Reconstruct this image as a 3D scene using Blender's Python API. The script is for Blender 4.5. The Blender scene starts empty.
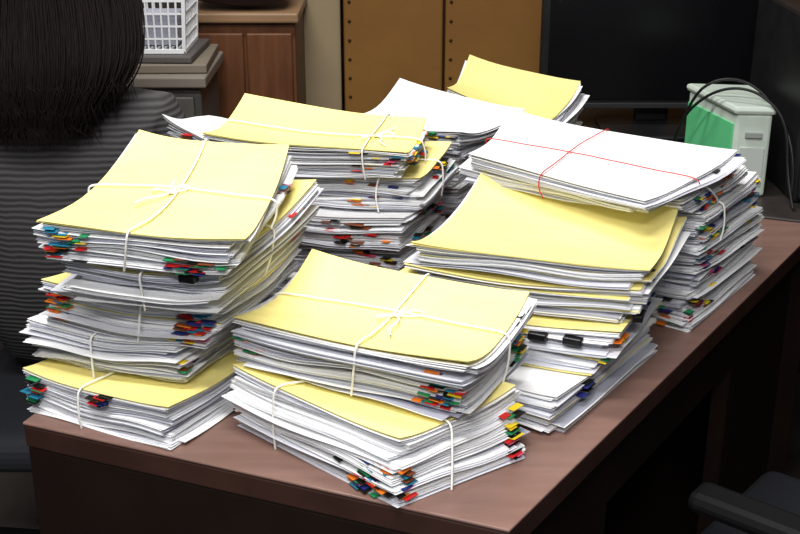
import bpy, bmesh, math, random
from mathutils import Vector, Matrix
random.seed(7)
D=0.75  # desk top height
col=bpy.context.collection
sc=bpy.context.scene
try:
    sc.view_settings.view_transform='Standard'
    sc.view_settings.look='None'
except Exception: pass

# ---------------- materials ----------------
def mat(name,c,rough=.6,spec=.3,metal=0,c2=None,scale=20,bump=0,bscale=200,stretch=None,coat=0,bdist=.002):
    m=bpy.data.materials.new(name);m.use_nodes=True
    nt=m.node_tree;b=nt.nodes['Principled BSDF']
    b.inputs['Base Color'].default_value=(*c,1);b.inputs['Roughness'].default_value=rough
    b.inputs['Metallic'].default_value=metal
    b.inputs['Specular IOR Level'].default_value=spec
    b.inputs['Coat Weight'].default_value=coat
    tc=nt.nodes.new('ShaderNodeTexCoord');mp=nt.nodes.new('ShaderNodeMapping')
    nt.links.new(tc.outputs['Object'],mp.inputs[0])
    if stretch: mp.inputs['Scale'].default_value=stretch
    if c2:
        n=nt.nodes.new('ShaderNodeTexNoise');n.inputs['Scale'].default_value=scale;n.inputs['Detail'].default_value=5
        r=nt.nodes.new('ShaderNodeValToRGB');r.color_ramp.elements[0].position=.35;r.color_ramp.elements[1].position=.65
        r.color_ramp.elements[0].color=(*c,1);r.color_ramp.elements[1].color=(*c2,1)
        nt.links.new(mp.outputs[0],n.inputs['Vector']);nt.links.new(n.outputs[0],r.inputs[0]);nt.links.new(r.outputs[0],b.inputs['Base Color'])
    if bump:
        n=nt.nodes.new('ShaderNodeTexNoise');n.inputs['Scale'].default_value=bscale
        bp=nt.nodes.new('ShaderNodeBump');bp.inputs['Strength'].default_value=bump;bp.inputs['Distance'].default_value=bdist
        nt.links.new(mp.outputs[0],n.inputs['Vector']);nt.links.new(n.outputs[0],bp.inputs['Height']);nt.links.new(bp.outputs[0],b.inputs['Normal'])
    return m
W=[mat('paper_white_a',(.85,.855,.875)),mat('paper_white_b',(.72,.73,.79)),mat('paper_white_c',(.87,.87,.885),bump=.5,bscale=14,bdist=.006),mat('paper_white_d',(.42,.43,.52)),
   mat('paper_yellow',(.93,.825,.33),rough=.5,c2=(.91,.79,.285),scale=6,bump=.7,bscale=12,bdist=.009)]
TC={'red':(.6,.02,.02),'orange':(.8,.2,.02),'yel':(.85,.62,.03),'green':(.02,.24,.09),'teal':(.02,.19,.32),'navy':(.02,.03,.17),'pink':(.65,.1,.22),'black':(.01,.01,.01),'brown':(.17,.05,.02)}
TM={k:mat('tab_'+k,v,rough=.4) for k,v in TC.items()}
TABM=list(TM.values())
STR=mat('cotton_string',(.9,.89,.85),rough=.9,bump=.5,bscale=900)
REDSTR=mat('red_string',(.6,.04,.03),rough=.9)
BLK=mat('black_plastic',(.008,.008,.009),rough=.45,c2=(.012,.012,.013))
CLIP=mat('clip_black',(.005,.005,.006),rough=.3)

# ---------------- helpers ----------------
def link(o,parent=None):
    col.objects.link(o)
    if parent: o.parent=parent
    return o
def empty(name):
    e=bpy.data.objects.new(name,None);e.empty_display_size=.05;return link(e)
def meshobj(name,vs,fs,mats,mi=None,parent=None,smooth=False):
    me=bpy.data.meshes.new(name);me.from_pydata(vs,[],fs)
    for m in mats: me.materials.append(m)
    if mi: me.polygons.foreach_set('material_index',mi)
    if smooth: me.polygons.foreach_set('use_smooth',[True]*len(fs))
    me.update();return link(bpy.data.objects.new(name,me),parent)
def box(name,x0,x1,y0,y1,z0,z1,m,parent=None,bev=.004,rot=0,seg=2):
    bm=bmesh.new();bmesh.ops.create_cube(bm,size=1)
    for v in bm.verts: v.co=Vector((v.co.x*(x1-x0),v.co.y*(y1-y0),v.co.z*(z1-z0)))
    if bev: bmesh.ops.bevel(bm,geom=bm.edges[:],offset=bev,segments=seg,affect='EDGES',profile=.5)
    me=bpy.data.meshes.new(name);bm.to_mesh(me);bm.free();me.materials.append(m)
    o=bpy.data.objects.new(name,me);o.location=((x0+x1)/2,(y0+y1)/2,(z0+z1)/2);o.rotation_euler=(0,0,rot)
    return link(o,parent)
def prism(name,pts,z0,z1,m,parent=None,bev=.003):
    bm=bmesh.new();lo=[bm.verts.new((x,y,z0)) for x,y in pts];hi=[bm.verts.new((x,y,z1)) for x,y in pts]
    n=len(pts);bm.faces.new(lo[::-1]);bm.faces.new(hi)
    for i in range(n): bm.faces.new((lo[i],lo[(i+1)%n],hi[(i+1)%n],hi[i]))
    if bev: bmesh.ops.bevel(bm,geom=bm.edges[:],offset=bev,segments=2,affect='EDGES',profile=.5)
    bmesh.ops.recalc_face_normals(bm,faces=bm.faces[:])
    me=bpy.data.meshes.new(name);bm.to_mesh(me);bm.free();me.materials.append(m)
    return link(bpy.data.objects.new(name,me),parent)
def tube(name,paths,r,m,parent=None,cyc=False,taper=False):
    cu=bpy.data.curves.new(name,'CURVE');cu.dimensions='3D';cu.bevel_depth=r;cu.bevel_resolution=2;cu.resolution_u=6
    for p in paths:
        s=cu.splines.new('NURBS');s.points.add(len(p)-1)
        for i,(q,pt) in enumerate(zip(s.points,p)):
            q.co=(*pt,1)
            if taper: q.radius=1 if i<len(p)-2 else (.6 if i==len(p)-2 else .1)
        s.order_u=3;s.use_endpoint_u=True;s.use_cyclic_u=cyc
    cu.materials.append(m)
    return link(bpy.data.objects.new(name,cu),parent)
def cyl(name,x,y,z0,z1,r,m,parent=None,seg=24,r2=None):
    bm=bmesh.new();bmesh.ops.create_cone(bm,cap_ends=True,segments=seg,radius1=r,radius2=r if r2 is None else r2,depth=z1-z0)
    me=bpy.data.meshes.new(name);bm.to_mesh(me);bm.free();me.materials.append(m)
    o=bpy.data.objects.new(name,me);o.location=(x,y,(z0+z1)/2);return link(o,parent)

# ---------------- paper bundles ----------------
class Bundle:
    def __init__(s,name,parent,top,bot,sagu,sagv,yel_top=1,yel_bot=0,yel_mid=(),gap=.0013,grp=(2,8),jit=.0050,seed=0,NU=12,NV=10,sagtop=0,curl=(.009,.006,.006,.007),wave=.0034):
        s.rng=random.Random(seed);R=s.rng
        s.name=name;s.parent=parent;s.sagu=sagu;s.sagv=sagv;s.sagtop=sagtop
        s.curl=curl;s.wave=wave;s.w1=R.uniform(0,6.28);s.w2=R.uniform(.7,1.5);s.w3=R.uniform(0,6.28);s.w4=R.uniform(.6,1.4)
        s.top=[Vector((a,b,c+D)) for a,b,c in top]; s.bot=[Vector((a,b,c+D)) for a,b,c in bot]
        th=sum((s.top[i].z-s.bot[i].z) for i in range(4))/4
        n=max(6,int(th/gap))
        vs=[];fs=[];mi=[]
        k=0
        while k<n:
            g=R.randint(*grp)
            gx,gy=R.gauss(0,jit),R.gauss(0,jit);ga=R.gauss(0,.026);gs=1+R.uniform(-.035,.012)
            ph=R.uniform(0,6.28);am=R.uniform(.0004,.0028);fr=R.uniform(.5,1.9)
            gm=R.choice([0,0,2,0,1])
            cu=R.uniform(-.002,.0045)
            for j in range(g):
                if k>=n: break
                low=max(0,min(1,(n-2-k)/7))     # calm the ripple just below the cover sheet
                q=.3+.7*low
                f=(k+.5+ (.3 if (j==0 and low>.6) else 0))/n
                if k>n-3: gxx,gyy,gaa,ss=R.gauss(0,.0008),R.gauss(0,.0008),R.gauss(0,.003),1
                else:
                    gxx,gyy,gaa,ss=gx*q+R.gauss(0,.0012),gy*q+R.gauss(0,.0012),ga*q+R.gauss(0,.003),1+(gs-1)*q+R.gauss(0,.003)
                    if R.random()<.10 and low>.3: gxx+=R.gauss(0,.007);gyy+=R.gauss(0,.007);gaa+=R.gauss(0,.025)
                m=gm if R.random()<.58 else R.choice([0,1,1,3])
                if k>=n-2: m=2
                if yel_top and k>=n-yel_top: m=4
                if yel_bot and k<yel_bot: m=4
                for ym in yel_mid:
                    if abs(f-ym)<.6/n: m=4
                sdrop=-.0016*(1-low) if k<=n-1-max(1,yel_top) else 0
                s.sheet(vs,fs,mi,f,gxx,gyy,gaa,m,.00065,ph+R.uniform(-.3,.3),am*low,fr,NU,NV,cu*low,ss,sdrop)
                k+=1
        s.n=n
        s.o=meshobj(name,vs,fs,W,mi,parent)
        s.th=th
    def P(s,u,v,f):
        def bl(q): return (q[0]*(1-u)+q[1]*u)*(1-v)+(q[3]*(1-u)+q[2]*u)*v
        p=bl(s.bot).lerp(bl(s.top),f)
        p.z-=s.sagu*4*u*(1-u)+s.sagv*4*v*(1-v)+s.sagtop*f*4*v*(1-v)
        p.z+=s.wave*4*f*(1-f)*(math.sin(s.w1+6.28*s.w2*u)+math.sin(s.w3+6.28*s.w4*v))*.6
        uu=max(0,min(1,u));vv=max(0,min(1,v))
        cw=((1-uu)*(1-vv),uu*(1-vv),uu*vv,(1-uu)*vv)
        p.z+=(f**3)*sum(c*w_**3 for c,w_ in zip(s.curl,cw))
        p.z+=.0024*f*math.sin(s.w1+5*u+3*v)*math.sin(s.w3+6*v-2*u)
        p.z=max(p.z,D+.0012)
        return p
    def sheet(s,vs,fs,mi,f,dx,dy,da,m,t,ph,am,fr,NU,NV,cu,ss=1,dz=0):
        c=s.P(.5,.5,f);b0=len(vs);ca,sa=math.cos(da)*ss,math.sin(da)*ss
        for lay in (0,1):
            for j in range(NV+1):
                for i in range(NU+1):
                    u=i/NU;v=j/NV;p=s.P(u,v,f)
                    x=p.x-c.x;y=p.y-c.y
                    e=max(abs(2*u-1),abs(2*v-1))**3
                    z=p.z+dz+e*(am*math.sin(ph+fr*6.28*(u+v*.7))+cu*.5*math.sin(3.14*f))-(t if lay==0 else 0)
                    vs.append((c.x+x*ca-y*sa+dx,c.y+x*sa+y*ca+dy,max(z,D+.0003)))
        w=NU+1;L=w*(NV+1)
        for j in range(NV):
            for i in range(NU):
                a=b0+j*w+i
                fs.append((a,a+w,a+w+1,a+1));fs.append((a+L,a+L+1,a+L+w+1,a+L+w))
        for i in range(NU):
            a=b0+i;fs.append((a,a+1,a+1+L,a+L))
            a=b0+NV*w+i;fs.append((a+1,a,a+L,a+1+L))
        for j in range(NV):
            a=b0+j*w;fs.append((a+w,a,a+L,a+w+L))
            a=b0+j*w+NU;fs.append((a,a+w,a+w+L,a+L))
        mi.extend([m]*(len(fs)-len(mi)))
    def edge(s,side,t,f):
        uv={'F':(t,0),'R':(1,t),'B':(t,1),'L':(0,t)}[side]
        p=s.P(*uv,f);c=s.P({'F':t,'R':.8,'B':t,'L':.2}[side],{'F':.2,'R':t,'B':.8,'L':t}[side],f)
        o=p-c;o.z=0;o.normalize();tg=Vector((-o.y,o.x,0))
        return p,o,tg
    def tabs(s,side,t0,t1,n,f0=.1,f1=.9,cols=None,out=(.003,.0065),w=(.010,.021)):
        n=max(5,int(n*1.3))
        R=s.rng;vs=[];fs=[];mi=[];cols=cols or ['red','brown','orange','yel','green','teal','navy','pink','black','black']
        tc=R.uniform(t0,t1)
        for i in range(n):
            if R.random()<.5: tc=R.uniform(t0,t1)
            f=f0+(f1-f0)*(i+R.random())/n;t=tc+R.gauss(0,.02)
            p,o,tg=s.edge(side,t,f);L=R.uniform(*out);ww=R.uniform(*w)/2;dr=R.uniform(-.0004,.0006)
            m=list(TM).index(R.choice(cols));b=len(vs);yaw=R.uniform(-.3,.3)
            o2=(o+tg*yaw).normalized()
            for lay in (0,-.0006):
                for (d,dz) in ((-.004,.0002),(.002,0),(.002+L,-dr)):
                    for sg in (-1,1):
                        q=p+o2*d+tg*sg*ww;vs.append((q.x,q.y,max(q.z+dz+lay,D+.0004)))
            for a in (0,2): fs.append((b+a,b+a+1,b+a+3,b+a+2));fs.append((b+a+6,b+a+8,b+a+9,b+a+7))
            fs+= [(b+4,b+5,b+11,b+10),(b,b+2,b+8,b+6),(b+2,b+4,b+10,b+8),(b+1,b+7,b+9,b+3),(b+3,b+9,b+11,b+5)]
            mi+= [m]*9
        meshobj('index_tabs',vs,fs,TABM,mi,s.parent)
    def clip(s,side,t,f,w=.02,h=.010):
        p,o,tg=s.edge(side,t,f)
        q=p+o*.004
        a=math.atan2(tg.y,tg.x)
        ob=box('binder_clip',q.x-w/2,q.x+w/2,q.y-.007,q.y+.007,q.z-h/2,q.z+h/2,CLIP,s.parent,bev=.002,rot=a)
    def string(s,us=(),vsx=(),m=None,r=.0014,knot=True,wob=.010):
        m=m or STR;R=s.rng;paths=[];lift=.0026
        def ring(fn,sd0,sd1,t):
            p=[];b1,b2=R.uniform(-.012,.012),R.uniform(-.012,.012)
            for f in (.0,.25,.5,.75,.97):
                a,o,_=s.edge(sd0,t+b1*math.sin(3.14*f),f);p.append(a+o*(.008+.003*math.sin(3.14*f)))
            for k in range(0,13):
                q=fn(k/12);q.z+=lift+.001*abs(math.sin(k*1.3));p.append(q)
            for f in (.97,.75,.5,.25,0):
                a,o,_=s.edge(sd1,t+b2*math.sin(3.14*f),f);p.append(a+o*(.008+.003*math.sin(3.14*f)))
            return p
        for u in us:
            w=R.uniform(-wob,wob)
            paths.append(ring(lambda k:s.P(u+w*5*math.sin(3.1*k),k,1),'F','B',u))
        for v in vsx:
            w=R.uniform(-wob,wob)
            paths.append(ring(lambda k:s.P(k,v+w*5*math.sin(3.1*k),1),'L','R',v))
        if knot and us and vsx:
            c=s.P(us[0],vsx[0],1);c.z+=.003
            for sg in (1,-1):
                a=R.uniform(0,6.28) if sg==1 else a+R.uniform(2.2,3.8)
                L=R.uniform(.022,.036);d=Vector((math.cos(a),math.sin(a),0));n=Vector((-d.y,d.x,0))
                paths.append([c,c+d*L*.5+n*.007+Vector((0,0,.004)),c+d*L+n*.004+Vector((0,0,.003)),c+d*L-n*.004+Vector((0,0,.001)),c+d*L*.5-n*.006,c])
                a2=a+1.1;d=Vector((math.cos(a2),math.sin(a2),0));n=Vector((-d.y,d.x,0))
                paths.append([c,c+d*.02+n*.005,c+d*.04-n*.006+Vector((0,0,.001)),c+d*.062])
            for k in range(4):
                paths.append([c+Vector((.005*math.cos(t+k),.005*math.sin(t+k),.0025*math.sin(2*t))) for t in (0,1.5,3,4.5,6)])
        tube('string',paths,r,m,s.parent)
def q3(q,z):
    zs=z if isinstance(z,(list,tuple)) else [z]*4
    return [(a,b,c) for (a,b),c in zip(q,zs)]

# ---- pile A (left front)
A=empty('paper_stack')
sg=(.003,.004)
a5=[(-.487,1.393),(-.280,1.290),(-.165,1.49),(-.375,1.585)]
a4=[(-.482,1.419),(-.275,1.345),(-.175,1.56),(-.385,1.635)]
a3=[(-.455,1.405),(-.217,1.340),(-.137,1.54),(-.365,1.62)]
a2=[(-.410,1.34),(-.219,1.300),(-.113,1.57),(-.335,1.64)]
a1=[(-.424,1.323),(-.173,1.265),(-.150,1.575),(-.364,1.63)]
b=Bundle('document_bundle_1',A,q3(a5,.055),q3(a5,0),*sg,yel_top=1,seed=1);b.tabs('F',.03,.12,9,.3,.9,['red','green','teal','yel','black']);b.tabs('F',.45,.65,9,.75,.98,['black','brown','red','navy']);b.string(us=(.42,))
b=Bundle('document_bundle_2',A,q3(a4,.112),q3(a4,.058),*sg,yel_top=0,seed=2);b.string(us=(.45,));b.tabs('R',.0,.12,4,.3,.6)
b=Bundle('document_bundle_3',A,q3(a3,[.170,.168,.175,.175]),q3([(-.45,1.42),(-.235,1.335),(-.16,1.54),(-.365,1.62)],.114),*sg,yel_top=1,yel_mid=(.55,),seed=3)
b.tabs('F',.04,.13,18,.1,.85,['teal','orange','yel','red','green','orange']);b.tabs('F',.80,.95,28,.1,.8,['brown','yel','red','orange','teal','navy','pink','brown','red']);b.string(us=(.58,))
b=Bundle('document_bundle_4',A,q3(a2,[.225,.228,.255,.25]),q3([(-.405,1.36),(-.225,1.32),(-.14,1.56),(-.345,1.63)],[.174,.172,.18,.18]),*sg,yel_top=1,seed=4,jit=.007)
b.tabs('R',.75,.98,12,.3,.9,['green','yel','red','orange','pink']);b.clip('F',.86,.9,w=.022);b.string(us=(.55,),vsx=(.5,),knot=False)
b=Bundle('document_bundle_5',A,q3(a1,[.285,.283,.305,.307]),q3([(-.42,1.335),(-.20,1.285),(-.14,1.56),(-.36,1.62)],[.236,.232,.262,.26]),*sg,yel_top=2,seed=5,sagtop=.012,curl=(.002,.004,.006,.010))
b.tabs('F',.04,.2,18,.1,.9,['teal','orange','yel','red','navy','black','green']);b.tabs('F',.68,.93,20,.05,.5,['black','navy','red','green','brown']);b.tabs('R',.7,.95,5,.3,.7);b.string(us=(.45,),vsx=(.5,))

# ---- pile B (front centre)
B=empty('paper_stack')
b2b=[(-.207,1.352),(-.005,1.163),(.150,1.268),(-.055,1.46)]
b2t=[(-.208,1.338),(.000,1.180),(.140,1.30),(-.065,1.475)]
b1b=[(-.20,1.355),(.065,1.228),(.160,1.385),(-.115,1.515)]
b1t=[(-.203,1.34),(.078,1.215),(.163,1.390),(-.119,1.53)]
b=Bundle('document_bundle_1',B,q3(b2t,[.085,.075,.078,.082]),q3(b2b,0),.002,.003,yel_top=1,seed=11,wave=.004)
b.tabs('F',.68,.95,36,.05,.6,['red','green','teal','navy','black','orange','brown','yel']);b.tabs('R',.02,.08,8,.1,.6);b.tabs('R',.8,.97,16,.1,.8,['pink','red','black','yel','green']);b.tabs('F',.03,.08,5,.3,.7);b.string(us=(.3,),vsx=(.38,),knot=False)
b=Bundle('document_bundle_2',B,q3(b1t,[.150,.155,.165,.165]),q3(b1b,[.088,.080,.084,.088]),.002,.004,yel_top=2,seed=12,sagtop=.012,wave=.004,curl=(.009,.002,.007,.010))
b.tabs('F',.84,.97,24,.15,.75,['teal','red','yel','orange','navy','green','black']);b.tabs('R',.72,.95,24,.15,.95,['green','yel','red','orange','black','teal']);b.tabs('F',.04,.12,10,.3,.75,['teal','orange','red','green']);b.string(us=(.55,),vsx=(.55,))

# ---- pile G (right front)
G=empty('paper_stack')
g4=[(.025,1.455),(.195,1.330),(.366,1.568),(.198,1.69)]
g3=[(.03,1.50),(.285,1.405),(.368,1.60),(.12,1.71)]
g2=[(.005,1.505),(.312,1.435),(.40,1.655),(.12,1.745)]
g1=[(.013,1.497),(.322,1.440),(.413,1.672),(.124,1.745)]
b=Bundle('document_bundle_1',G,q3(g4,.048),q3(g4,0),.002,.002,yel_top=0,yel_mid=(.55,),seed=21,jit=.008);b.tabs('F',.6,.95,7,.1,.6,['red','navy','brown']);b.tabs('R',.1,.3,5,.6,.9,['black','navy'])
b=Bundle('document_bundle_2',G,q3(g3,.100),q3([(.035,1.50),(.25,1.40),(.365,1.595),(.14,1.71)],.050),.002,.002,yel_top=1,yel_bot=1,yel_mid=(.4,),seed=22,jit=.009);b.clip('F',.62,.75,w=.026);b.clip('F',.80,.75,w=.026);b.tabs('R',.0,.3,9,.3,.8,['black','yel','green','orange']);b.tabs('R',.5,.9,6,.3,.9,['black','navy'])
b=Bundle('document_bundle_3',G,q3(g2,[.153,.146,.158,.165]),q3([(.01,1.52),(.30,1.43),(.39,1.64),(.12,1.74)],.102),.002,.002,yel_top=1,yel_mid=(.2,.4,.6,.8),seed=23,jit=.009,wave=.004);b.clip('R',.12,.12,w=.026);b.tabs('R',.2,.6,7,.2,.9,['yel','green','orange','red'])
b=Bundle('document_bundle_4',G,q3(g1,[.190,.182,.200,.208]),q3([(.02,1.51),(.31,1.445),(.405,1.66),(.13,1.745)],[.155,.149,.162,.168]),.002,.002,yel_top=2,yel_mid=(.3,.6),seed=24,sagtop=.016,jit=.008,wave=.004,curl=(.010,-.003,.008,.013))
b.clip('R',.2,.1,w=.022)

# ---- pile F (right back)
F=empty('paper_stack')
f4=[(.25,1.775),(.425,1.640),(.585,1.865),(.41,2.0)]
b=Bundle('document_bundle_1',F,q3(f4,.055),q3(f4,0),.002,.002,yel_top=0,seed=31);b.tabs('R',.02,.35,18,.1,.9,['red','brown','navy','green','yel','black']);b.tabs('F',.8,.98,8)
f3=[(.255,1.78),(.435,1.655),(.59,1.88),(.42,2.01)]
b=Bundle('document_bundle_2',F,q3(f3,.115),q3(f3,.058),.002,.002,yel_top=0,seed=32,jit=.007);b.tabs('R',.02,.5,26,.1,.9,['red','navy','teal','pink','black','green']);b.tabs('R',.7,.98,12)
f2=[(.25,1.79),(.440,1.660),(.58,1.87),(.40,2.0)]
b=Bundle('document_bundle_3',F,q3(f2,.175),q3(f2,.118),.002,.002,yel_top=0,seed=33,jit=.007);b.tabs('R',.02,.5,22,.1,.9,['orange','green','yel','navy','red']);b.tabs('R',.75,.98,12);b.string(vsx=(.3,))
f1b=[(.12,1.765),(.40,1.62),(.535,1.82),(.26,1.97)]
b=Bundle('document_bundle_4',F,q3(f1b,[.212,.208,.215,.22]),q3([(.16,1.78),(.43,1.66),(.55,1.83),(.28,1.97)],[.205,.180,.178,.178]),.002,.002,yel_top=0,seed=34,jit=.006);b.tabs('R',.1,.9,28,.1,.9,['green','yel','red','navy','black','orange','teal']);b.string(vsx=(.35,))
f1=[(.102,1.749),(.332,1.555),(.517,1.776),(.185,1.965)]
b=Bundle('document_bundle_5',F,q3(f1,[.242,.238,.24,.250]),q3([(.105,1.755),(.345,1.575),(.520,1.78),(.205,1.97)],[.200,.208,.216,.222]),.002,.001,yel_top=0,seed=35,sagtop=.008,jit=.009,wave=.004,curl=(.004,-.004,.005,.013))
b.tabs('R',.7,.98,14,.1,.9,['red','yel','black','navy']);b.string(us=(.45,),vsx=(.5,),m=REDSTR,knot=False,r=.0009)

# ---- pile C (middle back left)
C=empty('paper_stack')
c1=[(-.30,1.75),(.007,1.702),(.04,1.88),(-.256,1.95)]
c2=[(-.27,1.77),(.030,1.72),(.085,1.89),(-.21,1.965)]
c3=[(-.27,1.745),(.005,1.68),(.070,1.86),(-.20,1.95)]
c4=[(-.26,1.765),(.0,1.70),(.065,1.86),(-.21,1.95)]
c5=[(-.25,1.75),(-.015,1.67),(.055,1.84),(-.20,1.94)]
b=Bundle('document_bundle_1',C,q3(c5,.055),q3(c5,0),.002,.002,yel_top=0,seed=41);b.tabs('F',.8,.98,14);b.tabs('R',.2,.8,10)
b=Bundle('document_bundle_2',C,q3(c4,.110),q3(c4,.058),.002,.002,yel_top=1,seed=42);b.tabs('F',.7,.98,14);b.tabs('R',.2,.8,14)
b=Bundle('document_bundle_3',C,q3(c3,.160),q3(c3,.113),.002,.002,yel_top=0,seed=43,wave=.004);b.tabs('R',.3,.9,18);b.tabs('F',.6,.9,18,.1,.9,['brown','black','red','orange'])
b=Bundle('document_bundle_4',C,q3(c2,[.215,.212,.22,.225]),q3(c2,.163),.002,.002,yel_top=1,seed=44,wave=.004);b.tabs('R',.4,.95,22,.2,.95,['yel','orange','red','green','black','teal']);b.tabs('F',.65,.9,14,.1,.9,['orange','yel','navy','brown']);b.string(us=(.8,),vsx=(.5,),knot=False)
b=Bundle('document_bundle_5',C,q3(c1,[.268,.263,.264,.286]),q3([(-.29,1.76),(.01,1.71),(.05,1.88),(-.25,1.95)],[.220,.217,.222,.235]),.002,.002,yel_top=2,seed=45,sagtop=.012,curl=(.01,.0,.004,.006))
b.tabs('R',.1,.9,24,.2,.95,['orange','yel','red','green','black','teal']);b.tabs('F',.75,.97,10,.1,.9);b.string(us=(.8,),vsx=(.55,))
b=Bundle('loose_sheets',C,q3([(-.365,1.80),(-.28,1.765),(-.235,1.94),(-.32,1.96)],[.283,.258,.245,.252]),q3([(-.35,1.80),(-.27,1.765),(-.235,1.93),(-.31,1.96)],[.245,.235,.225,.225]),.001,.003,yel_top=0,seed=46,jit=.006,curl=(.012,0,0,0))
b.tabs('F',.3,.95,10,.1,.8,['black','red','navy','brown'])
b=Bundle('lower_sheets',C,q3([(-.355,1.81),(-.28,1.775),(-.235,1.94),(-.315,1.97)],[.240,.230,.222,.222]),q3([(-.33,1.81),(-.27,1.775),(-.22,1.93),(-.29,1.96)],[0,0,0,0]),.001,.003,yel_top=0,seed=47,jit=.006)

# ---- pile D
Dp=empty('paper_stack')
d1=[(-.085,1.99),(.10,1.935),(.224,2.10),(.0,2.19)]
d0=[(-.08,2.0),(.10,1.95),(.19,2.12),(.0,2.19)]
for i,(za,zb) in enumerate([(0,.06),(.063,.12),(.123,.175)]):
    b=Bundle('document_bundle_%d'%(i+1),Dp,q3(d0,zb),q3(d0,za),.002,.002,yel_top=0,seed=50+i);b.tabs('F',.6,.95,8)
b=Bundle('document_bundle_4',Dp,q3(d1,[.231,.222,.223,.257]),q3(d0,[.178]*4),.002,.002,yel_top=0,seed=55,sagtop=.010);b.tabs('F',.5,.95,14,.4,.95)
# ---- pile E
E=empty('paper_stack')
e1=[(.091,2.25),(.267,2.15),(.364,2.38),(.147,2.50)]
for i,(za,zb) in enumerate([(0,.06),(.063,.12)]):
    b=Bundle('document_bundle_%d'%(i+1),E,q3(e1,zb),q3(e1,za),.002,.002,yel_top=0,seed=60+i)
b=Bundle('document_bundle_3',E,q3(e1,[.222,.184,.21,.238]),q3(e1,.123),.002,.002,yel_top=2,seed=66,sagtop=.010)

# ---------------- desk ----------------
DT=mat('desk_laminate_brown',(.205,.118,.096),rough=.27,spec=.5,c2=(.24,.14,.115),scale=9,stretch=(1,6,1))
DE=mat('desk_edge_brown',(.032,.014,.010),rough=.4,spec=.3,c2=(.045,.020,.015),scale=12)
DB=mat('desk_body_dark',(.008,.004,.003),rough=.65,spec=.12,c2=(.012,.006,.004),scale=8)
desk=empty('office_desk')
dq=[(-.485,1.360),(.120,1.117),(.787,2.118),(-.10,2.46)]
def inset(q,d):
    out=[]
    for i in range(4):
        p=Vector(q[i]);a=(Vector(q[i-1])-p).normalized();b_=(Vector(q[(i+1)%4])-p).normalized()
        s=abs(a.x*b_.y-a.y*b_.x);out.append(tuple(p+(a+b_)*d/s))
    return out
prism('desk_top',dq,D-.004,D,DT,desk,bev=.0015)
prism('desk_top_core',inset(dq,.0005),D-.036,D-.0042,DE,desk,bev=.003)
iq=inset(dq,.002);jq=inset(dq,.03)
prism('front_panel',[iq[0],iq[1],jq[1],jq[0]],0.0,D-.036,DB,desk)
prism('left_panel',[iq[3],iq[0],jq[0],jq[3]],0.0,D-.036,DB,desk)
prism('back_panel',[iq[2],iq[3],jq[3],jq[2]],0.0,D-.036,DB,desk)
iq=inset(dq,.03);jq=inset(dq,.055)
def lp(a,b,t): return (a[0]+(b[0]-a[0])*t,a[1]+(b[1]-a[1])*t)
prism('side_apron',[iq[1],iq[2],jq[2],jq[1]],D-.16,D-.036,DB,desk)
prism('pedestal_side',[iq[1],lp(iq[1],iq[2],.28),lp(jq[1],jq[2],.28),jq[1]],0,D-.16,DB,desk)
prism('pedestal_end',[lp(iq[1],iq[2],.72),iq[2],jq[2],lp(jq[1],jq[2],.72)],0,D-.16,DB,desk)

# second desk behind
D2=mat('side_desk_dark',(.03,.025,.024),rough=.4,c2=(.04,.033,.03))
sd=empty('computer_desk')
prism('top',[(.27,2.345),(.80,2.135),(1.9,2.0),(1.9,3.05),(.27,3.05)],D-.03,D-.002,D2,sd)
prism('panel',[(1.0,2.2),(1.86,2.08),(1.86,2.1),(1.0,2.22)],0,D-.03,DB,sd)
prism('panel_back',[(.3,3.0),(1.86,3.0),(1.86,3.03),(.3,3.03)],0,D-.03,DB,sd)
prism('panel_end',[(1.84,2.1),(1.86,2.1),(1.86,3.0),(1.84,3.0)],0,D-.03,DB,sd)
prism('leg_end',[(.30,2.5),(.33,2.5),(.33,3.0),(.30,3.0)],0,D-.03,DB,sd)

# monitor
mon=empty('computer_monitor')
SCR=mat('screen_black',(.004,.004,.005),rough=.25,spec=.3)
box('bezel_frame',.33,.885,2.80,2.83,D+.055,D+.42,BLK,mon,bev=.006)
box('screen',.348,.867,2.797,2.801,D+.075,D+.40,SCR,mon,bev=.001)
box('bottom_trim',.33,.885,2.792,2.80,D+.055,D+.068,mat('bezel_grey',(.03,.03,.033),rough=.3),mon,bev=.002)
box('rear_shell',.43,.79,2.83,2.87,D+.10,D+.36,BLK,mon,bev=.015)
box('stand_neck',.57,.65,2.84,2.875,D+.008,D+.15,BLK,mon,bev=.008)
box('stand_base',.48,.74,2.70,2.90,D-.001,D+.012,BLK,mon,bev=.005)
# keyboard
kb=empty('keyboard')
box('case',.36,.60,2.50,2.62,D,D+.018,mat('keyboard_grey',(.05,.05,.055)),kb,bev=.004)
vs=[];fs=[]
for r in range(4):
    for c_ in range(14):
        x=.372+c_*.0158;y=2.512+r*.025;z=D+.018
        b0=len(vs)
        for (dx,dy,dz) in ((0,0,0),(.013,0,0),(.013,.02,0),(0,.02,0),(.0015,.002,.006),(.0115,.002,.006),(.0115,.018,.006),(.0015,.018,.006)): vs.append((x+dx,y+dy,z+dz))
        fs+=[(b0+4,b0+5,b0+6,b0+7)]+[(b0+i,b0+(i+1)%4,b0+4+(i+1)%4,b0+4+i) for i in range(4)]
meshobj('keys',vs,fs,[mat('key_caps',(.12,.12,.13))],None,kb)

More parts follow.
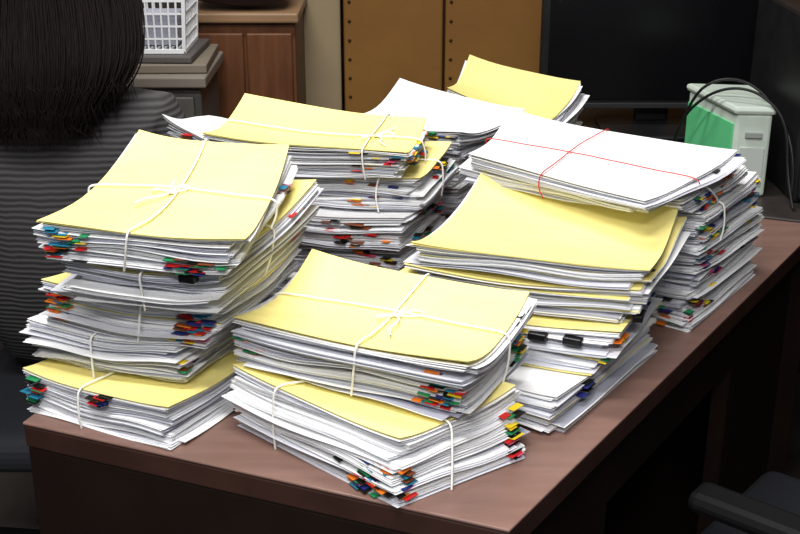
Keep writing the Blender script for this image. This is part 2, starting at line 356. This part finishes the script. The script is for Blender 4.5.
# green / white file box
fb=empty('storage_box')
GRN=mat('box_green',(.12,.58,.25),rough=.4);WHT=mat('box_white',(.58,.67,.59),rough=.4,c2=(.55,.63,.57))
bx=[(.662,2.300),(.730,2.292),(.742,2.48),(.612,2.50)]
prism('body',bx,D-.001,D+.168,WHT,fb,bev=.006)
prism('lid',[(.655,2.294),(.736,2.286),(.747,2.488),(.605,2.508)],D+.166,D+.182,WHT,fb,bev=.007)
def lq(a,b,t): return (a[0]*(1-t)+b[0]*t,a[1]*(1-t)+b[1]*t)
p0=lq(bx[3],bx[0],.04);p1=lq(bx[3],bx[0],.96)
prism('green_label',[(p0[0]-.004,p0[1]),(p0[0],p0[1]),(p1[0],p1[1]),(p1[0]-.004,p1[1])],D+.02,D+.145,GRN,fb,bev=.0005)
prism('front_slot',[(.68,2.298),(.712,2.294),(.712,2.288),(.68,2.292)],D+.12,D+.131,mat('slot_grey',(.3,.33,.31)),fb,bev=.001)
prism('front_panel',[(.673,2.300),(.720,2.294),(.720,2.290),(.673,2.296)],D+.02,D+.10,mat('box_grey',(.5,.56,.52)),fb,bev=.001)
tube('cable',[[(.57,2.46,D+.02),(.575,2.42,D+.12),(.61,2.36,D+.19),(.66,2.33,D+.215),(.71,2.30,D+.205),(.75,2.26,D+.16),(.755,2.24,D+.05),(.76,2.2,D+.004)],
              [(.57,2.46,D+.02),(.585,2.40,D+.17),(.64,2.38,D+.225),(.72,2.36,D+.21),(.765,2.225,D+.12),(.76,2.22,D+.02)]],.003,BLK,fb)
# pc tower
pc=empty('computer_tower')
box('case',.772,.95,2.25,2.62,D-.001,D+.36,BLK,pc,bev=.008)
box('front_bezel',.78,.942,2.235,2.255,D+.01,D+.35,mat('bezel',(.015,.015,.017),rough=.3),pc,bev=.006)
box('drive_slot',.795,.927,2.231,2.237,D+.28,D+.31,mat('drive',(.03,.03,.032),rough=.3),pc,bev=.002)
cyl('power_button',.86,2.2335,D+.2,D+.206,.01,BLK,pc)

# ---------------- background left ----------------
WOOD=mat('wood_brown',(.10,.036,.015),rough=.45,c2=(.15,.058,.024),scale=5,stretch=(8,1,1))
WOODT=mat('wood_lit_top',(.26,.155,.085),rough=.4,c2=(.31,.185,.10),scale=5)  # light falling on the cabinet top is put into this paler colour
wc=empty('wooden_cabinet')
box('carcass',-.50,-.255,2.93,3.24,0.02,.985,WOOD,wc,bev=.004)
box('top',-.515,-.245,2.91,3.25,.985,1.01,WOODT,wc,bev=.005)
box('door_left',-.492,-.382,2.918,2.932,.08,.96,WOOD,wc,bev=.004)
box('door_right',-.374,-.263,2.918,2.932,.08,.96,WOOD,wc,bev=.004)
cyl('knob',-.388,2.912,.6,.615,.007,BLK,wc)
bag=empty('handbag')
def blob(name,loc,scl,m,parent,sub=3,nz=.1,rot=0):
    bm=bmesh.new();bmesh.ops.create_cube(bm,size=2)
    bmesh.ops.subdivide_edges(bm,edges=bm.edges[:],cuts=4,use_grid_fill=True)
    R=random.Random(3)
    for v in bm.verts:
        d=v.co.normalized();v.co=v.co.lerp(d*1.2,.45);v.co*=1+R.uniform(-nz,nz)*.5
        if v.co.z>.2: v.co.x*=.85;v.co.y*=.6
        v.co=Vector((v.co.x*scl[0],v.co.y*scl[1],v.co.z*scl[2]))
    me=bpy.data.meshes.new(name);bm.to_mesh(me);bm.free();me.materials.append(m)
    o=bpy.data.objects.new(name,me);o.location=loc;o.rotation_euler.z=rot;link(o,parent)
    md=o.modifiers.new('s','SUBSURF');md.levels=1;md.render_levels=1
    for p in me.polygons:p.use_smooth=True
    return o
blob('bag_body',(-.385,3.0,1.102),(.12,.085,.08),mat('bag_dark',(.022,.010,.015),rough=.5),bag)
tube('bag_handle',[[(-.45,2.99,1.14),(-.44,2.98,1.26),(-.32,2.98,1.26),(-.31,2.99,1.14)]],.008,BLK,bag)
gs=empty('filing_cabinet')
GR=mat('cabinet_grey',(.095,.09,.082),rough=.5,c2=(.115,.11,.10));GR2=mat('cabinet_top_grey',(.22,.19,.16),rough=.5)
box('carcass',-.80,-.44,2.61,2.87,0.0,.90,GR,gs,bev=.004)
box('top',-.81,-.425,2.59,2.88,.90,.925,GR2,gs,bev=.004)
for i in range(3):
    box('drawer_%d'%i,-.785,-.455,2.595,2.612,.04+i*.285,.31+i*.285,GR,gs,bev=.004)
    box('drawer_handle_%d'%i,-.65,-.55,2.58,2.596,.17+i*.285,.185+i*.285,mat('handle_grey',(.2,.2,.2),metal=.6,rough=.4),gs,bev=.003)
lg=empty('ledger_books')
box('ledger_lower',-.66,-.43,2.62,2.86,.926,.946,mat('ledger_tan',(.20,.17,.13)),lg,bev=.003,rot=.03)
box('ledger_upper',-.64,-.455,2.63,2.85,.947,.962,mat('ledger_grey',(.10,.09,.085)),lg,bev=.003,rot=-.04)
bk=empty('plastic_basket')
PW=mat('basket_white',(.85,.86,.88),rough=.4)
vs=[];fs=[]
def bar(a,b_,w):
    a=Vector(a);b_=Vector(b_);d=(b_-a).normalized();up=Vector((0,0,1)) if abs(d.z)<.9 else Vector((1,0,0))
    s1=d.cross(up).normalized()*w;s2=d.cross(s1).normalized()*w;b0=len(vs)
    for p in (a,b_):
        for k,(i,j) in enumerate(((1,1),(1,-1),(-1,-1),(-1,1))): vs.append(tuple(p+s1*i+s2*j))
    for k in range(4): fs.append((b0+k,b0+(k+1)%4,b0+4+(k+1)%4,b0+4+k))
    fs.append((b0,b0+1,b0+2,b0+3));fs.append((b0+7,b0+6,b0+5,b0+4))
x0,x1,y0,y1,z0,z1=-.62,-.480,2.66,2.83,.968,1.19
def ringpt(t,z):
    e=.012*(z-z0)/(z1-z0)
    P=[(x0-e,y0-e),(x1+e,y0-e),(x1+e,y1+e),(x0-e,y1+e)];i=int(t)%4;f=t-int(t)
    return (P[i][0]*(1-f)+P[(i+1)%4][0]*f,P[i][1]*(1-f)+P[(i+1)%4][1]*f,z)
for k in range(9):
    z=z0+(z1-z0)*k/8;w=.0045 if k in(0,8) else .0018
    for i in range(4): bar(ringpt(i,z),ringpt(i+.9999,z),w)
for i in range(4):
    for k in range(9): bar(ringpt(i+k/9,z0),ringpt(i+k/9,z1),.0018 if k else .004)
for k in range(10):
    f=k/9;bar((x0+(x1-x0)*f,y0,z0),(x0+(x1-x0)*f,y1,z0),.003)
meshobj('lattice',vs,fs,[PW],None,bk)
prism('inner_papers',[(-.60,2.70),(-.50,2.70),(-.50,2.80),(-.60,2.80)],.973,1.04,W[3],bk,bev=.002)

# partition with studs
GOLD=mat('partition_gold_brown',(.19,.085,.018),rough=.6,c2=(.23,.11,.024),scale=4,bump=.2,bscale=60)
GOLD2=mat('partition_groove',(.05,.022,.008),rough=.6)
ps=empty('office_partition')
xs=[-.150,.115,.385,.66,.94,1.22]
for i in range(5):
    box('panel_%d'%i,xs[i]+.003,xs[i+1]-.003,3.14,3.175,.02,1.8,GOLD,ps,bev=.006)
box('backing',xs[0],xs[-1],3.176,3.19,.02,1.8,GOLD2,ps,bev=.002)
vs=[];fs=[]
for i in range(5):
    for xx in (xs[i]+.018,):
        for k in range(30):
            z=.3+k*.05;b0=len(vs);vs.append((xx,3.134,z))
            for a in range(8): vs.append((xx+.0055*math.cos(a*.785),3.1405,z+.0055*math.sin(a*.785)))
            for a in range(8): fs.append((b0,b0+1+(a+1)%8,b0+1+a))
meshobj('studs',vs,fs,[mat('stud_brass',(.05,.03,.01),rough=.4,metal=.3)],None,ps)

# ---------------- room ----------------
WALL=mat('wall_paint',(.30,.23,.14),rough=.8,c2=(.33,.25,.15),scale=3)
DARKW=mat('wall_dark',(.045,.035,.03),rough=.8)
box('floor',-3,3,-1.5,3.4,-.05,0,mat('floor_tile',(.035,.03,.028),rough=.4,c2=(.05,.042,.038),scale=3),None,bev=0)
box('wall_back',-3,3,3.35,3.45,0,2.8,DARKW,None,bev=0)
box('wall_left',-3.1,-3,-1.5,3.45,0,2.8,DARKW,None,bev=0)
box('wall_right',3,3.1,-1.5,3.45,0,2.8,DARKW,None,bev=0)
box('ceiling',-3.1,3.1,-1.5,3.45,2.8,2.9,mat('ceiling_paint',(.4,.4,.38)),None,bev=0)
box('trim_column',-.275,-.158,3.2,3.349,0,2.799,WALL,None,bev=.004)
box('trim_column_right',1.0,1.3,3.2,3.349,0,2.799,mat('gold_paint',(.5,.3,.07)),None,bev=.004)

# ---------------- chair right ----------------
FAB=mat('chair_fabric',(.014,.015,.02),rough=.85,bump=.4,bscale=400)
CHB=mat('chair_plastic',(.006,.006,.007),rough=.6,spec=.15)
def officechair(cx,cy,ang,back=True,arms=True,name='office_chair',sh=.46):
    e=empty(name)
    M=Matrix.Translation((cx,cy,0))@Matrix.Rotation(ang,4,'Z')
    made=[]
    s=box('seat',-.22,.22,-.21,.21,sh-.07,sh,FAB,e,bev=.03,seg=4);made.append(s)
    made.append(cyl('gas_column',0,0,.09,sh-.07,.025,CHB,e))
    for k in range(5):
        a=k*2*math.pi/5+.3;c_,s_=math.cos(a),math.sin(a)
        made.append(tube('base_leg_%d'%k,[[(0,0,.105),(.12*c_,.12*s_,.10),(.27*c_,.27*s_,.075)]],.018,CHB,e))
        bm=bmesh.new();bmesh.ops.create_cone(bm,cap_ends=True,segments=16,radius1=.027,radius2=.027,depth=.04,matrix=Matrix.Translation((.27*c_,.27*s_,.0275))@Matrix.Rotation(a,4,'Z')@Matrix.Rotation(math.pi/2,4,'X'))
        me=bpy.data.meshes.new('caster');bm.to_mesh(me);bm.free();me.materials.append(CHB);made.append(link(bpy.data.objects.new('caster_%d'%k,me),e))
    if arms:
        for sx in (-1,1):
            made.append(tube('arm_frame',[[(sx*.19,.05,sh-.05),(sx*.27,.05,sh-.02),(sx*.28,.06,sh+.10),(sx*.27,.02,sh+.19),(sx*.27,-.10,sh+.20)],[(sx*.19,-.1,sh-.05),(sx*.27,-.1,sh-.02),(sx*.275,-.13,sh+.1),(sx*.27,-.12,sh+.19)]],.014,CHB,e))
            made.append(box('arm_pad',sx*.27-.028,sx*.27+.028,-.15,.12,sh+.19,sh+.22,CHB,e,bev=.012))
    if back:
        made.append(box('backrest',-.21,.21,-.27,-.21,sh+.12,sh+.50,FAB,e,bev=.028,seg=4))
        made.append(tube('back_bar',[[(0,-.1,sh-.05),(0,-.27,sh-.03),(0,-.285,sh+.2)]],.018,CHB,e))
    for o in made: o.matrix_basis=M@o.matrix_basis
    return e
officechair(.67,1.55,math.radians(50),sh=.40)
officechair(-.60,2.02,0,back=False,arms=False,name='office_stool',sh=.46)

# ---------------- woman ----------------
def skinned(name,verts,edges,radii,root,sub=2):
    me=bpy.data.meshes.new(name);me.from_pydata(verts,edges,[])
    o=bpy.data.objects.new(name,me);link(o)
    o.modifiers.new('skin','SKIN');sv=me.skin_vertices[0].data
    for i,r in enumerate(radii): sv[i].radius=r if isinstance(r,tuple) else (r,r)
    for i in range(len(verts)): sv[i].use_root=(i==root)
    m=o.modifiers.new('s','SUBSURF');m.levels=sub;m.render_levels=sub
    dg=bpy.context.evaluated_depsgraph_get();me2=bpy.data.meshes.new_from_object(o.evaluated_get(dg))
    bpy.data.objects.remove(o)
    for p in me2.polygons: p.use_smooth=True
    return me2
wm=empty('seated_woman')
wx,wy=-.605,2.02
V=[];Ed=[];Rd=[]
def av(x,y,z,r,par=None):
    V.append((wx+x,wy+y,z));Rd.append(r)
    if par is not None: Ed.append((par,len(V)-1))
    return len(V)-1
pel=av(0,0,.57,(.17,.125));wa=av(0,.0,.70,(.155,.105),pel);ch=av(0,.01,.84,(.18,.115),wa);uc=av(0,.03,.955,(.15,.09),ch)
nk=av(0,.045,1.04,(.05,.05),uc);nk2=av(0,.055,1.10,(.048,.05),nk);h1=av(0,.07,1.17,(.068,.08),nk2);h2=av(0,.065,1.25,(.075,.092),h1);h3=av(0,.06,1.315,(.05,.06),h2)
for sx in (-1,1):
    sh=av(sx*.175,.02,.972,.066,uc);up=av(sx*.225,.02,.84,.058,sh);el=av(sx*.24,.03,.70,.048,up);fo=av(sx*.19,.16,.675,.038,el);wr=av(sx*.14,.27,.665,.026,fo);av(sx*.125,.32,.662,(.036,.018),wr)
    hp=av(sx*.09,.07,.55,.085,pel);mt=av(sx*.10,.25,.56,.078,hp);kn=av(sx*.10,.43,.55,.06,mt);cf=av(sx*.10,.44,.36,.052,kn);ak=av(sx*.10,.45,.10,.036,cf);av(sx*.105,.52,.035,(.04,.03),ak)
body=skinned('body',V,Ed,Rd,pel)
SW=mat('sweater_knit',(.03,.03,.034),rough=.95)
nt=SW.node_tree;bs=nt.nodes['Principled BSDF'];tc=nt.nodes.new('ShaderNodeTexCoord');wv=nt.nodes.new('ShaderNodeTexWave');wv.bands_direction='Z'
wv.inputs['Scale'].default_value=30;wv.inputs['Distortion'].default_value=1.5;wv.inputs['Detail'].default_value=2
rp=nt.nodes.new('ShaderNodeValToRGB');rp.color_ramp.elements[0].color=(.032,.030,.031,1);rp.color_ramp.elements[1].color=(.078,.074,.076,1)
nt.links.new(tc.outputs['Object'],wv.inputs['Vector']);nt.links.new(wv.outputs['Fac'],rp.inputs[0]);nt.links.new(rp.outputs[0],bs.inputs['Base Color'])
bp=nt.nodes.new('ShaderNodeBump');bp.inputs['Strength'].default_value=.4;bp.inputs['Distance'].default_value=.003
nt.links.new(wv.outputs['Fac'],bp.inputs['Height']);nt.links.new(bp.outputs[0],bs.inputs['Normal'])
SKIN=mat('skin',(.5,.28,.18),rough=.5);TR=mat('trousers_black',(.008,.008,.01),rough=.9);SHOE=mat('shoe',(.01,.01,.01),rough=.4)
for m in (SW,SKIN,TR,SHOE): body.materials.append(m)
for p in body.polygons:
    c=p.center;ly=c.y-wy
    if c.z>1.06: i=1
    elif c.z<.07: i=3
    elif c.z<.60 : i=2
    elif ly>.27 and c.z<.72: i=1
    else: i=0
    if c.z<.63 and ly<.12 and abs(c.x-wx)<.3: i=0 if c.z>.50 else 2
    p.material_index=i
link(bpy.data.objects.new('body',body),wm)
for sx in (-1,1):
    hx,hy,hz=wx+sx*.125,wy+.33,.662
    vv=[(hx,hy-.02,hz),(hx-sx*.003,hy+.035,hz)];ee=[(0,1)];rr=[(.03,.014),(.034,.012)]
    me=skinned('palm',vv,ee,rr,0);me.materials.append(SKIN);link(bpy.data.objects.new('palm',me),wm)
    for k,L in enumerate((.068,.076,.071,.055)):
        ox=(k-1.5)*.018*sx
        a=[(hx+ox,hy+.035,hz),(hx+ox*1.1,hy+.05+L*.45,hz+.002),(hx+ox*1.15,hy+.05+L*.75,hz-.012),(hx+ox*1.15,hy+.05+L*.9,hz-.03)]
        me=skinned('f',a,[(0,1),(1,2),(2,3)],[.0085,.008,.0075,.006],0,1);me.materials.append(SKIN);link(bpy.data.objects.new('finger_%d'%k,me),wm)
    a=[(hx-sx*.02,hy,hz),(hx-sx*.045,hy+.025,hz-.004),(hx-sx*.052,hy+.055,hz-.01)]
    me=skinned('f',a,[(0,1),(1,2)],[.011,.010,.007],0,1);me.materials.append(SKIN);link(bpy.data.objects.new('thumb',me),wm)
def ell(name,loc,s,m,parent):
    bm=bmesh.new();bmesh.ops.create_uvsphere(bm,u_segments=16,v_segments=10,radius=1)
    for v in bm.verts: v.co=Vector((v.co.x*s[0],v.co.y*s[1],v.co.z*s[2]))
    me=bpy.data.meshes.new(name);bm.to_mesh(me);bm.free();me.materials.append(m)
    for p in me.polygons:p.use_smooth=True
    o=bpy.data.objects.new(name,me);o.location=loc;return link(o,parent)
ell('nose',(wx,wy+.165,1.205),(.011,.016,.02),SKIN,wm)
for sx in(-1,1):
    ell('eye',(wx+sx*.03,wy+.143,1.235),(.013,.01,.008),mat('eye_white',(.8,.8,.8)),wm)
    ell('iris',(wx+sx*.03,wy+.151,1.235),(.006,.004,.006),BLK,wm)
    ell('ear',(wx+sx*.073,wy+.065,1.22),(.009,.018,.03),SKIN,wm)
ell('mouth',(wx,wy+.147,1.165),(.022,.008,.007),mat('lips',(.4,.1,.09)),wm)
# hair
HAIR=mat('hair_black',(.006,.004,.004),rough=.7,spec=.12,c2=(.012,.008,.007),scale=60,stretch=(6,6,.3))
prof=[(1.385,.012,.012,.05),(1.375,.06,.06,.052),(1.34,.10,.105,.05),(1.28,.128,.125,.045),(1.21,.150,.125,.025),(1.15,.162,.11,-.005),(1.10,.162,.095,-.035),(1.065,.145,.082,-.052),(1.03,.112,.068,-.062),(.995,.075,.048,-.068),(.975,.035,.02,-.07)]
vs=[];fs=[];NA=72
R=random.Random(9);amp=[R.uniform(-1,1) for _ in range(NA)]
for k,(z,a,b_,yo) in enumerate(prof):
    for i in range(NA):
        t=i/NA*2*math.pi;s_=1+.04*amp[i]*(min(1,k/3))
        x=a*math.cos(t)*s_;y=b_*math.sin(t)*s_+yo
        if k>3 and math.sin(t)>0: y=min(y,.045-.012*(k-3)+.02*abs(math.cos(t)))
        vs.append((wx+x,wy+y,z-.012*amp[(i*7)%NA]*(k>8)))
for k in range(len(prof)-1):
    for i in range(NA):
        a=k*NA+i;b_=k*NA+(i+1)%NA;fs.append((a,a+NA,b_+NA,b_))
fs.append(tuple(range(NA)))
fs.append(tuple(range((len(prof)-1)*NA+NA-1,(len(prof)-1)*NA-1,-1)))
meshobj('hair',vs,fs,[HAIR],None,wm,True)
paths=[]
for k in range(900):
    t=R.uniform(math.pi*.95,2.05*math.pi);e=R.uniform(.97,1.045);dx=R.gauss(0,.004);ln=R.choice([8,9,10,10]);p=[]
    wv_=R.uniform(0,6.28)
    for j,(z,a,b_,yo) in enumerate(prof[1:ln]):
        q=e+ j*.003*R.uniform(.8,1.1)
        p.append((wx+a*math.cos(t)*q+dx*j*.3+.003*math.sin(wv_+j*.8),wy+b_*math.sin(t)*q+yo,z))
    x_,y_,z_=p[-1];x2=x_+R.gauss(0,.008);p.append((x2,y_-.002,z_-R.uniform(.005,.02)));p.append((x2+R.gauss(0,.006),y_,z_-R.uniform(.022,.045)))
    paths.append(p)
tube('hair_strands',paths,.0010,HAIR,wm,taper=True)

# ---------------- lights ----------------
def area(name,loc,rot,sx,sy,e,c):
    l=bpy.data.lights.new(name,'AREA');l.shape='RECTANGLE';l.size=sx;l.size_y=sy;l.energy=e;l.color=c
    o=bpy.data.objects.new(name,l);o.location=loc;o.rotation_euler=rot;return link(o)
FM=mat('fixture_white',(.8,.8,.8))
def fixture(x,y,e,L=1.2):
    fx=empty('ceiling_light')
    box('housing',x-L/2-.05,x+L/2+.05,y-.13,y+.13,2.74,2.80,FM,fx,bev=.01)
    area('lamp',(x,y,2.73),(0,0,0),L,.2,e,(1,.985,.96))
fixture(-.35,.65,45)
fixture(-.25,2.1,32)
fixture(-.2,-.75,68)  # unseen lamp, added behind the camera to brighten the page edges
w=bpy.data.worlds.new('world');sc.world=w;w.use_nodes=True
w.node_tree.nodes['Background'].inputs[0].default_value=(.9,.95,1,1);w.node_tree.nodes['Background'].inputs[1].default_value=.34

# ---------------- camera ----------------
cd=bpy.data.cameras.new('camera');cd.lens=54;cd.sensor_width=36;cd.clip_start=.05
cam=bpy.data.objects.new('camera',cd);cam.location=(0,0,1.5);cam.rotation_euler=(math.radians(68.5),0,0);link(cam);sc.camera=cam
